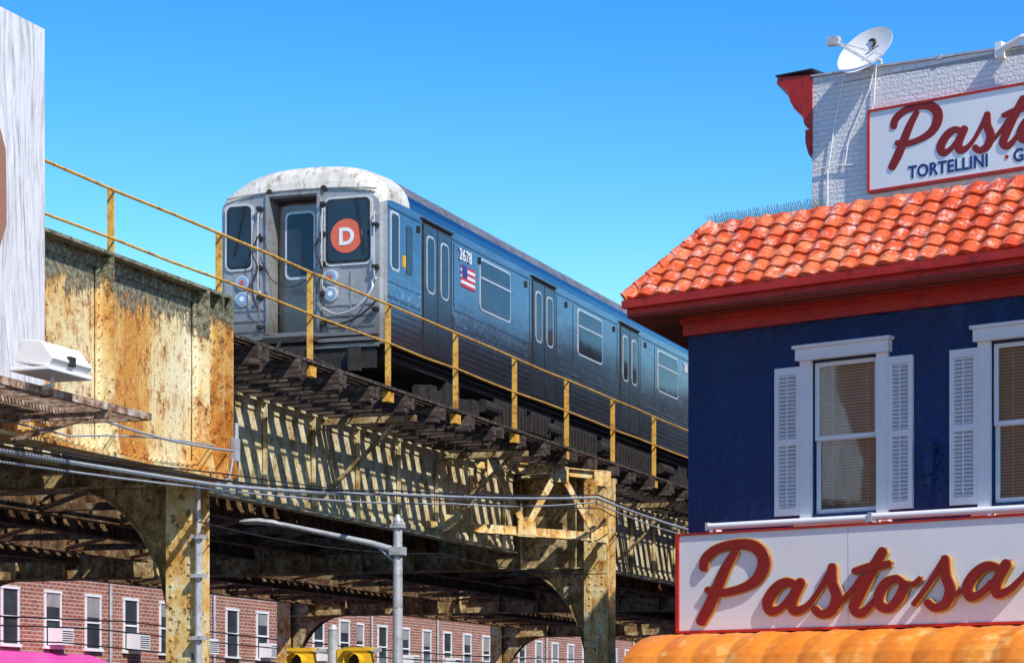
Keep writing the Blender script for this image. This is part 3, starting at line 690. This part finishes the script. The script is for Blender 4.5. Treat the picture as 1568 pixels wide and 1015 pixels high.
LET=[
 [(1079,868,13),(1083,854,14),(1100,840,13),(1128,833,14),(1154,835,17),(1170,849,19),(1171,868,19),(1160,887,16),(1138,900,12),(1108,907,11),(1086,903,10)],
 [(1127,846,11),(1114,868,14),(1101,898,16),(1088,928,17),(1076,950,15)],
 [(1222,895,10),(1206,891,13),(1190,901,16),(1178,921,17),(1183,935,14),(1198,930,9),(1212,914,8)],
 [(1228,892,15),(1216,918,16),(1219,934,15),(1236,929,9),(1254,908,7),(1276,870,9)],
 [(1277,868,13),(1277,890,16),(1284,912,17),(1277,933,15),(1261,940,12),(1251,933,12)],
 [(1287,924,7),(1306,905,7),(1322,884,8)],
 [(1354,845,15),(1338,873,16),(1321,906,16),(1311,930,16),(1322,938,13),(1338,924,8),(1350,908,7)],
 [(1312,874,9),(1336,868,13),(1364,863,10)],
 [(1376,885,10),(1360,892,14),(1349,912,16),(1352,927,15),(1366,930,13),(1380,915,15),(1387,897,14),(1379,886,9)],
 [(1388,892,7),(1402,894,7),(1412,886,7)],
 [(1403,924,7),(1424,897,7),(1446,862,9),(1451,856,11)],
 [(1451,856,13),(1452,880,16),(1459,902,17),(1452,923,15),(1436,930,12),(1425,923,12)],
 [(1462,913,7),(1474,905,6)],
 [(1537,871,10),(1517,866,13),(1499,877,16),(1486,897,17),(1490,913,15),(1506,908,10),(1522,892,9)],
 [(1545,864,16),(1531,890,16),(1531,908,15),(1548,904,10),(1566,888,8),(1582,870,7)],
]
def tf_low(x,y,d):
    vv=.235; k=(x-784)/3820; Xc=2.19-.632*vv; Yc=31-.775*vv
    u=(Yc*k-Xc)/(.775+.632*k); Y=Yc-.632*u; return (u,-vv-d,(1110-y)*Y/3820)
sg=empty('storefront_sign',BO,PH)
mb=MB()
mb.box(0.03,10,-.23,-.002,1.165,2.335,0)
mb.box(-.02,.028,-.25,-.001,1.14,2.36,1); mb.box(.0281,10,-.25,-.001,1.13,1.163,1); mb.box(.0281,10,-.25,-.001,2.337,2.36,1)
for x in(2.45,4.9,7.35): mb.box(x,x+.006,-.232,-.2305,1.17,2.33,2)
mb.obj('sign_box',sg,[M['signw'],M['red'],M['galv']])
mb=MB(); mb.tube([(.46,-.20,2.43),(2.72,-.20,2.42)],.042,12); mb.tube([(2.78,-.20,2.43),(5.6,-.20,2.42)],.042,12); mb.tube([(5.66,-.20,2.43),(8.6,-.20,2.42)],.042,12)
for x in(.5,2.70,2.80,4.3): mb.box(x-.02,x+.02,-.23,-.002,2.362,2.40)
mb.obj('sign_light_tube',sg,M['white'],smooth=True)
mb=MB(); mb.box(2.725,2.775,-.25,-.15,2.37,2.48); mb.box(.42,.455,-.24,-.16,2.38,2.48); mb.obj('tube_brackets',sg,M['galv'])
mb=MB(); strokes_to_mesh(LET,mb,tf_low,4,.022,1); strokes_to_mesh(LET,mb,tf_low,.8,.040,0); mb.obj('script_lettering',sg,[M['letter'],M['gold']])
# ================================================================ WHITE BRICK BUILDING
WO=Vector(BO)+Vector((2.334,6.63,0))
wb=empty('white_brick_building',WO,PH)
mb=MB(); T=[(0,0,-1.6),(9,0,-1.6),(9,9,-1.6),(DX*14,DY*14,-1.6)]
mb.prism(T,(0,0,1.6+9.60)); 
mb.add([(0,0,9.6),(9,0,9.40),(9,.3,9.40),(-.1,.3,9.6),(0,0,9.76),(9,0,9.42),(9,.3,9.42),(-.1,.3,9.76)],[(4,5,6,7),(0,1,5,4),(2,3,7,6),(3,0,4,7)])
mb.obj('painted_brick_walls',wb,M['wbrick'])
mb=MB()
k=0
while k<9:
    L=min(1.1,9-k)
    z=lambda q:9.765-.0378*q
    mb.add([(k,-.03,z(k)),(k+L-.01,-.03,z(k+L)),(k+L-.01,.33,z(k+L)),(k,.33,z(k)),(k,-.03,z(k)+.03),(k+L-.01,-.03,z(k+L)+.03),(k+L-.01,.33,z(k+L)+.03),(k,.33,z(k)+.03)],[(0,1,2,3),(7,6,5,4),(0,4,5,1),(1,5,6,2),(2,6,7,3),(3,7,4,0)])
    mb.box(k+L-.05,k+L+.03,-.035,.34,z(k+L)-.02,z(k+L)+.045); k+=L
mb.obj('parapet_coping',wb,M['galv'])
pr=[(0.02,9.80),(-.60,9.86),(-.62,9.76),(-.52,9.70),(-.42,9.62),(-.38,9.46),(-.30,9.33),(-.16,9.22),(-.12,9.06),(-.03,8.98),(0.0,8.7),(.02,8.6)]
mb=MB(); mb.prism([(x,-.02,z) for x,z in pr],(DX*14,DY*14,0))
mb.prism([(-.0,-.03,8.98),(-.10,-.03,8.98),(-.10,-.03,8.8),(-.05,-.03,8.62),(0,-.03,8.55)],(DX*.3,DY*.3,0))
mb.obj('cornice',wb,M['red'])
mb=MB(); mb.box(-.63,.03,-.04,.3,9.865,9.89); mb.obj('cornice_flashing',wb,M['cabled'])
mb=MB()
for k in range(4):
    for z in(2.6,5.9):
        a=1.5+k*3.2; mb.prism([(DX*a-.02,DY*a,z),(DX*(a+1.1)-.02,DY*(a+1.1),z),(DX*(a+1.1)-.02,DY*(a+1.1),z+1.8),(DX*a-.02,DY*a,z+1.8)],(-.03,-.01,0))
mb.obj('avenue_windows',wb,M['glassb'])
mb=MB()
def wcab(pts): mb.tube([(x,-.035,z) for x,z in pts],.010,6)
wcab([(.60,9.8),(.52,9.4),(.42,9.0),(.36,8.6),(.30,8.3),(.30,7.6)]); wcab([(1.12,9.75),(1.02,9.4),(.80,9.0),(.66,8.7),(.60,8.35)]); wcab([(1.14,9.74),(1.10,9.2),(1.0,8.9)])
wcab([(.1,8.35),(.4,8.38),(.75,8.33)])
mb.obj('coax_cables',wb,M['white'])
mb=MB(); mb.tube([(3.2,-.1,9.60),(3.6,-.18,9.70),(4.6,-.22,9.63)],.05,8); mb.box(3.15,3.25,-.14,.1,9.5,9.72); mb.obj('parapet_pipe',wb,M['white'])
us=empty('rooftop_sign',WO,PH)
mb=MB(); mb.box(1.07,7.5,-.10,-.002,7.90,9.05,0)
mb.box(1.035,1.068,-.12,-.002,7.865,9.085,1); mb.box(1.0681,7.5,-.12,-.002,7.865,7.898,1); mb.box(1.0681,7.5,-.12,-.002,9.052,9.085,1)
mb.obj('sign_panel',us,[M['signw'],M['red']])
u0,_,z0=tf_low(1072,955,0)
def tf_up(x,y,d):
    u,_,z=tf_low(x,y,d); return (1.42+(u-u0)*.83,-.102-d*.4,8.16+(z-z0)*.90)
mb=MB(); strokes_to_mesh(LET,mb,tf_up,2,.02,0); mb.obj('script_lettering',us,M['letter'])
text('TORTELLINI','sign_text_blue',us,(1.72,-.104,7.985),(math.pi/2,0,0),.25,M['lblue'],.003,sx=.94,off=.006,sp=1.04)
text('GRAVIOLI','sign_text_blue',us,(3.42,-.104,7.985),(math.pi/2,0,0),.25,M['lblue'],.003,sx=.94,off=.006,sp=1.04)
mb=MB(); mb.tube([(3.32,-.10,8.07),(3.32,-.107,8.07)],.03,12); mb.obj('sign_dot',us,M['red'])
# satellite dish
sd=empty('satellite_dish',WO,PH)
mb=MB(); ctr=Vector((1.04,-.12,9.93)); ax=Vector((.12,-.92,.26)).normalized(); a=ax.cross(Vector((0,0,1))).normalized(); b=a.cross(ax)
th=math.radians(32)
if a.x<0: a=-a; 
b=Vector((0,0,1))-ax*ax.z; b.normalize()
aa=a*math.cos(th)+b*math.sin(th); bb=-a*math.sin(th)+b*math.cos(th)
NR,NT=7,36; o=len(mb.v)
for side in(0,1):
    for i in range(NR+1):
        r=i/NR
        for k in range(NT):
            an=2*math.pi*k/NT; p=ctr+aa*(.46*r*math.cos(an))+bb*(.29*r*math.sin(an))+ax*(.10*r*r-.012*side); mb.v.append(tuple(p))
st=(NR+1)*NT
for side in(0,1):
    for i in range(NR):
        for k in range(NT): mb.f.append([o+side*st+i*NT+k,o+side*st+i*NT+(k+1)%NT,o+side*st+(i+1)*NT+(k+1)%NT,o+side*st+(i+1)*NT+k]); mb.m.append(0)
for k in range(NT): mb.f.append([o+NR*NT+k,o+NR*NT+(k+1)%NT,o+st+NR*NT+(k+1)%NT,o+st+NR*NT+k]); mb.m.append(0)
mb.obj('reflector',sd,M['white'],smooth=True)
mb=MB(); low=ctr-bb*.28+ax*.08; lnb=ctr+ax*.40-a*.36+b*.03
mb.bar(low,lnb,.035,.035); mb.bar(low+aa*.2,lnb,.015,.015); mb.bar(lnb-a*.10,lnb+a*.08,.13,.12)
mb.tube([ctr-ax*.03,ctr-ax*.12,Vector((1.14,.10,9.85)),Vector((1.14,.10,9.7))],.03,8); mb.box(1.04,1.24,0,.2,9.72,9.76)
mb.obj('mast_and_lnb',sd,M['galv'])
mb=MB()
q=ctr+aa*.10+bb*.07+ax*.045
arcp=[q+aa*(.08*math.cos(t))+bb*(.065*math.sin(t)) for t in [x*.26-1.57 for x in range(13)]]
mb.tube(arcp,[.008+.018*math.sin(math.pi*i/12) for i in range(13)],6); mb.bar(q-aa*.14-bb*.12+ax*.012,q+aa*.10-bb*.12+ax*.012,.016,.010)
mb.obj('printed_mark',sd,M['cabled'])
# ================================================================ ROW BUILDINGS further up the avenue
for nm,k0,k1,h,mt in(('brick_row_house',14.2,24,8.6,'rbrick'),('brick_row_house',24.1,33,10.6,'rbrick'),('brick_row_house',33.1,41,11.3,'rbrick'),('brick_row_house',41.1,49,11.0,'rbrick'),('stucco_row_house',49.1,58,11.6,'conc'),('brick_row_house',58.1,80,11.2,'rbrick')):
    e=empty(nm,WO,PH); mb=MB()
    mb.prism([(DX*k0,DY*k0,-1.6),(DX*k0+9,DY*k0,-1.6),(DX*k1+9,DY*k1,-1.6),(DX*k1,DY*k1,-1.6)],(0,0,h+1.6)); mb.obj('walls',e,M[mt])
    mb=MB(); k=k0+.8
    while k<k1-1.6:
        for z in(-1,2.4,5.0,7.8):
            if z+1.5<h: mb.prism([(DX*k-.02,DY*k,z),(DX*(k+1.1)-.02,DY*(k+1.1),z),(DX*(k+1.1)-.02,DY*(k+1.1),z+1.5),(DX*k-.02,DY*k,z+1.5)],(-.03,-.01,0))
        k+=2.3
    mb.obj('windows',e,M['glassb'])
    mb=MB(); mb.prism([(DX*k0-.3,DY*k0,h),(DX*k0+.0,DY*k0,h),(DX*k1,DY*k1,h),(DX*k1-.3,DY*k1,h)],(0,0,.25)); 
    mb.box(DX*(k0+3)+.4,DX*(k0+3)+1.3,DY*(k0+3)+.3,DY*(k0+3)+1.2,h,h+.9); mb.obj('cornice_and_chimney',e,M['redd'])
# ================================================================ BRICK APARTMENTS behind
for bi,(nm,s0,s1,h) in enumerate((('brick_apartment_building',4,46,7.2),('brick_apartment_building',46.2,120,6.6))):
    ab=tr_empty(nm); FT=-20.0-.6*bi
    mb=MB(); mb.box(FT-12,FT,s0,s1,-1.6,h); mb.box(FT-.1,FT+.3,s0,s1,h+.001,h+.35)
    mb.obj('brick_walls',ab,M['rbrick'])
    w=MB(); g=MB(); s=s0+1.35; i=0
    while s<s1-1:
        for z in(2.25,4.9,-.4):
            if z<0 and i%2: continue
            w.box(FT+.001,FT+.05,s-.46,s-.40,z,z+1.5); w.box(FT+.001,FT+.05,s+.40,s+.46,z,z+1.5); w.box(FT+.001,FT+.10,s-.52,s+.52,z-.09,z-.001); w.box(FT+.001,FT+.06,s-.48,s+.48,z+1.501,z+1.57)
            w.box(FT+.021,FT+.055,s-.40,s+.40,z+.72,z+.77)
            g.box(FT+.001,FT+.02,s-.40,s+.40,z,z+1.5,0)
            if (i*7+int(z))%3: g.box(FT+.021,FT+.03,s-.38,s+.38,z+.9+.2*((i*5)%3),z+1.49,1)
            if (i+int(z))%2==0: 
                w.box(FT+.06,FT+.50,s-.34,s+.34,z+.02,z+.50); 
                for q in range(6): g.box(FT+.501,FT+.508,s-.30,s+.30,z+.07+q*.065,z+.095+q*.065,2)
        s+=2.32; i+=1
    w.obj('window_trim_and_air_conditioners',ab,M['white']); g.obj('window_glass',ab,[M['glassb'],M['conc'],M['blk']])
    mb=MB()
    for k in range(6):
        q=s0+2.5+k*6.9
        if q<s1: mb.tube([(FT+.08,q,-1.6),(FT+.08,q,h)],.05,6)
    mb.obj('downpipes',ab,M['galv'])
pa=tr_empty('pink_shop_awning'); mb=MB()
mb.prism([(-19.95,12,2.05),(-18.3,12,1.45),(-18.3,12,.9),(-19.95,12,.9)],(0,14,0)); 
for k in range(10): mb.box(-18.3,-18.27,12+k*1.35,12.9+k*1.35,1.0,1.35)
mb.obj('awning_canvas',pa,M['pink'])
# ================================================================ BILLBOARD
bb_=tr_empty('billboard')
def hair():
    m,nt,b=newmat('printed_hair_poster')
    n0=noise(nt,coords(nt,(1,.8,.35)),1.0,2)
    tc=nt.nodes.new('ShaderNodeTexCoord'); sp=nt.nodes.new('ShaderNodeSeparateXYZ'); nt.links.new(tc.outputs['Object'],sp.inputs[0])
    cb=nt.nodes.new('ShaderNodeCombineXYZ'); x=addm(nt,'ADD',addm(nt,'MULTIPLY',n0,.55),sp.outputs[1])
    x=addm(nt,'ADD',x,addm(nt,'MULTIPLY',sp.outputs[2],.05))
    nt.links.new(x,cb.inputs[0]); nt.links.new(addm(nt,'MULTIPLY',sp.outputs[2],.05),cb.inputs[1])
    n=noise(nt,cb.outputs[0],17,5,.75)
    c=ramp(nt,n,[(.33,(.32,.28,.26)),(.43,(.58,.56,.55)),(.50,(.74,.73,.74)),(.60,(.80,.80,.82))])
    z2=nt.nodes.new('ShaderNodeMapRange'); z2.inputs[1].default_value=4.2; z2.inputs[2].default_value=7.4; nt.links.new(sp.outputs[2],z2.inputs[0])
    k=ramp(nt,z2.outputs[0],[(0,.35),(.35,.86),(.6,.84),(.9,.3)])
    a2=addm(nt,'SUBTRACT',sp.outputs[1],k)
    f=addm(nt,'LESS_THAN',addm(nt,'ADD',a2,addm(nt,'MULTIPLY',n0,.25)),-15.95)
    c=mix(nt,f,c,(.36,.17,.10)); nt.links.new(c,b.inputs['Base Color']); b.inputs['Roughness'].default_value=.45
    bump(nt,b,noise(nt,coords(nt,(1,2.5,.8)),3,4),.5,.04); return m
mb=MB(); mb.box(1.75,1.9,-24,-14.42,3.55,7.6); mb.obj('poster_panel',bb_,hair())
mb=MB()
for s in(-15.6,-19,-23):
    mb.box(1.60,1.72,s-.06,s+.06,-1.6,7.4) if s<-16 else mb.box(1.60,1.72,s-.06,s+.06,3.4,7.4)
mb.box(1.5,1.56,-24,-13.7,3.38,3.46); mb.box(2.74,2.80,-24,-13.7,3.38,3.46); mb.box(2.10,2.13,-24,-13.75,3.38,3.44)
mb.box(1.5,2.8,-13.7,-13.64,3.38,3.46)
s=-24
while s<-13.75: mb.box(1.561,2.739,s,s+.015,3.43,3.455); s+=.07
for s in(-14.6,-17,-20,-23): mb.bar((2.75,s,3.37),(1.6,s,3.1),.05,.05); mb.box(1.5,2.8,s-.03,s+.03,3.30,3.379)
mb.obj('catwalk_and_frame',bb_,M['rustyst'])
mb=MB()
def flood(s):
    mb.prism([(2.70,s-.40,3.66),(3.08,s-.40,3.60),(3.14,s-.40,3.68),(3.00,s-.40,3.86),(2.78,s-.40,3.88)],(0,.80,0),0)
    mb.box(2.66,3.12,s-.44,s+.44,3.56,3.598,0); mb.box(2.80,3.0,s+.401,s+.46,3.66,3.80,0)
    mb.tube([(2.9,s,3.58),(2.9,s,3.46),(2.75,s,3.44)],.03,8,0); mb.box(3.10,3.15,s-.07,s+.05,3.64,3.74,1)
flood(-16.0)
mb.obj('flood_lamps',bb_,[M['white'],M['blk']],bev=.012)
# ================================================================ CABLES
uc=tr_empty('overhead_cables')
def Y2s(Y,t): return (Y-41.5+.332*t)/.943
mb=MB()
def cable(pts,t,r,m=0,sag=.0):
    P=[Vector((t,Y2s(Y,t),z)) for Y,z in pts]; out=[]
    for a,b in zip(P,P[1:]):
        for k in range(8):
            q=k/8; p=a.lerp(b,q); p.z-=sag*4*q*(1-q); out.append(p)
    out.append(P[-1]); mb.tube(out,r,6,m)
cable([(22,2.93),(31.9,3.07),(37.5,3.47),(47.2,4.30),(53.6,4.18),(70,4.2)],1.6,.028,0,.03)
cable([(22,2.99),(31.9,3.14),(37.5,3.53),(47.2,4.36),(53.6,4.26),(70,4.3)],1.62,.014,1,.05)
cable([(22,2.80),(31.9,3.02),(40,3.55),(47.2,4.22),(53.6,4.05)],1.58,.014,0,.06)
cable([(24.5,3.75),(28.3,3.62),(32.4,3.56)],1.6,.016,0,.08)
cable([(24,3.2),(28.5,3.3),(32.0,3.58)],1.55,.012,0,-.05)
cable([(22,3.08),(31.9,3.22),(47.2,4.10),(53.6,3.9)],1.66,.010,1,.10)
cable([(31.9,2.6),(40,2.75),(48.5,2.95)],1.4,.010,1,.12)
mb.tube([(1.5,-8.8,3.7),(1.55,-9.1,3.2),(1.6,-9.6,3.1)],.015,6,0)
for z,t in((2.55,-16.5),(2.2,-17.5),(2.72,-15.5)): mb.tube([(t,-20+k*8,z-.25*math.sin(math.pi*(k%5)/5)) for k in range(16)],.02,5,1)
for k in range(-12,40,2): mb.tube([(1.6,k*.6-3,2.98+max(0,(k*.6-3+9)*.075)),(1.62,k*.6-3,3.10+max(0,(k*.6-3+9)*.075))],.008,4,1)
mb.obj('cables',uc,[M['cable'],M['cabled']])
# ================================================================ STREET LAMP
sl=tr_empty('street_lamp'); mb=MB(); LT=2.0; LS=Y2s(36.7,LT)
mb.tube([(LT,LS,-1.6),(LT,LS,-1.0),(LT,LS,3.0)],[.11,.085,.068],14); mb.tube([(LT,LS,3.0),(LT,LS,3.1)],[.075,.03],14)
mb.box(LT-.10,LT+.10,LS-.10,LS+.10,2.50,2.62); mb.box(LT-.09,LT+.09,LS-.09,LS+.09,2.90,2.96)
mb.tube([(LT,LS,2.56),(LT-.4,LS-.02,2.68),(LT-1.2,LS-.05,2.86),(LT-1.85,LS-.08,3.0)],[.055,.048,.040,.036],10)
mb.tube([(LT,LS,2.36),(LT-.3,LS-.02,2.62)],.02,8)
H=[(LT-1.8,2.98,.05,.03),(LT-1.95,3.02,.08,.045),(LT-2.2,3.05,.11,.05),(LT-2.42,3.05,.09,.045),(LT-2.52,3.05,.03,.02)]
o=len(mb.v)
for x,z,w,h in H:
    for k in range(12):
        an=2*math.pi*k/12; mb.v.append((x,LS-.08+w*math.cos(an),z+h*math.sin(an)))
for i in range(4):
    for k in range(12): mb.f.append([o+i*12+k,o+i*12+(k+1)%12,o+(i+1)*12+(k+1)%12,o+(i+1)*12+k]); mb.m.append(0)
mb.obj('pole_arm_and_head',sl,M['galv'],smooth=True)
# ================================================================ TRAFFIC SIGNAL
ts=tr_empty('traffic_signal')
def XY2st(x,Y):
    X=(x-784)/3820*Y; dx=X+2.11; dy=Y-41.5; return (dx*.943-dy*.332, dx*.332+dy*.943)
a=XY2st(510,36); mb=MB(); mb.tube([(a[0],a[1],-1.6),(a[0],a[1],1.38)],.075,14); mb.tube([(a[0],a[1],1.38),(a[0],a[1],1.45)],[.085,.04],14)
mb.bar((a[0]-.75,a[1],1.08),(a[0]+.75,a[1],1.08),.05,.05)
mb.obj('signal_pole',ts,M['galv'],smooth=True)
mb=MB()
for dx in(-.48,.42):
    x=a[0]+dx; mb.box(x-.17,x+.17,a[1]-.12,a[1]+.12,.12,1.07,0)
    mb.box(x-.20,x+.20,a[1]-.14,a[1]+.14,1.071,1.12,0)
    for z in(.27,.59,.91):
        mb.tube([(x,a[1]-.121,z),(x,a[1]-.13,z)],.12,16,1)
        for k in range(9):
            an=math.radians(-20+k*27.5); an2=math.radians(-20+(k+1)*27.5)
            if k<8: mb.add([(x+.13*math.cos(an),a[1]-.13,z+.13*math.sin(an)),(x+.13*math.cos(an2),a[1]-.13,z+.13*math.sin(an2)),(x+.13*math.cos(an2),a[1]-.33,z+.13*math.sin(an2)),(x+.13*math.cos(an),a[1]-.33,z+.13*math.sin(an))],[(0,1,2,3)],0)
mb.box(a[0]+.08,a[0]+.30,a[1]-.05,a[1]+.05,.9,1.10,0)
mb.obj('signal_heads',ts,[M['yel'],M['blk']])
# ================================================================ GROUND
def plane(name,x0,x1,y0,y1,z,mat,parent=None):
    mb=MB(); mb.add([(x0,y0,z),(x1,y0,z),(x1,y1,z),(x0,y1,z)],[(0,1,2,3)]); return mb.obj(name,parent,mat)
plane('ground',-3000,3000,-3000,3000,0,M['dirt'])
rd=tr_empty('avenue_road'); plane('asphalt',-16.5,5.0,-60,250,-1.6+.004,M['asph'],rd)
mb=MB()
for k in range(60):
    mb.add([(-6.6,-55+k*5,-1.592),(-6.45,-55+k*5,-1.592),(-6.45,-52+k*5,-1.592),(-6.6,-52+k*5,-1.592)],[(0,1,2,3)])
mb.obj('lane_markings',rd,M['white'])
for nm,x0,x1 in(('pavement',-20.0,-16.5),('pavement',5.0,9.0)):
    e=tr_empty(nm); mb=MB(); mb.box(x0,x1,-8 if x0>0 else -60,250,-1.6,-1.47); mb.box(x1-.18 if x0<0 else x0-.001,x1+.001 if x0<0 else x0+.18,-8 if x0>0 else -60,250,-1.6,-1.465); mb.obj('kerb_and_slab',e,M['conc'])
# ================================================================ LIGHT
ts_=Vector((.594,-.807,0)).normalized(); EL=math.radians(46)
v=Vector((ts_.x*math.cos(EL),ts_.y*math.cos(EL),math.sin(EL)))
L=bpy.data.lights.new('sun','SUN'); L.energy=5.0; L.angle=math.radians(.5); L.color=(1,.95,.87)
lo=bpy.data.objects.new('sun',L); lo.rotation_euler=v.to_track_quat('Z','Y').to_euler(); lo.location=v*100; bpy.context.scene.collection.objects.link(lo)
w=bpy.data.worlds.new('World'); bpy.context.scene.world=w; w.use_nodes=True; nt=w.node_tree; nt.nodes.clear()
out=nt.nodes.new('ShaderNodeOutputWorld'); bg=nt.nodes.new('ShaderNodeBackground'); sk=nt.nodes.new('ShaderNodeTexSky')
sk.sky_type='NISHITA'; sk.sun_disc=False; sk.sun_elevation=EL; sk.sun_rotation=math.atan2(ts_.x,ts_.y); sk.air_density=1.0; sk.dust_density=.1; sk.ozone_density=3.0; sk.altitude=1500
hs=nt.nodes.new('ShaderNodeHueSaturation'); hs.inputs['Saturation'].default_value=1.30; hs.inputs['Value'].default_value=1.45; hs.inputs['Hue'].default_value=.49
nt.links.new(sk.outputs[0],hs.inputs['Color'])
# contrast grade of the sky colour per channel (deeper blue overhead, paler at the horizon), with a ceiling near the sun
se=nt.nodes.new('ShaderNodeSeparateColor'); co_=nt.nodes.new('ShaderNodeCombineColor'); nt.links.new(hs.outputs[0],se.inputs[0])
for ch,(p,k,mx) in enumerate(((2.0,4.4,.92),(1.75,1.36,1.02),(1.25,1.0,1.25))):
    x=addm(nt,'MULTIPLY',se.outputs[ch],.15); x=addm(nt,'POWER',addm(nt,'MAXIMUM',x,0.0),p); x=addm(nt,'MINIMUM',addm(nt,'MULTIPLY',x,k),mx); x=addm(nt,'MULTIPLY',x,1/.15)
    nt.links.new(x,co_.inputs[ch])
nt.links.new(co_.outputs[0],bg.inputs[0]); bg.inputs[1].default_value=.15; nt.links.new(bg.outputs[0],out.inputs[0])
cam=bpy.data.cameras.new('camera'); co=bpy.data.objects.new('camera',cam); bpy.context.scene.collection.objects.link(co)
co.location=(0,0,EYE); co.rotation_euler=(math.pi/2,0,0); cam.sensor_width=36; cam.lens=36*3820/1568; cam.shift_y=(1110-507.5)/1568; cam.clip_end=8000; cam.clip_start=.1
sc=bpy.context.scene; sc.camera=co; sc.view_settings.view_transform='Standard'; sc.view_settings.look='None'; sc.view_settings.exposure=0
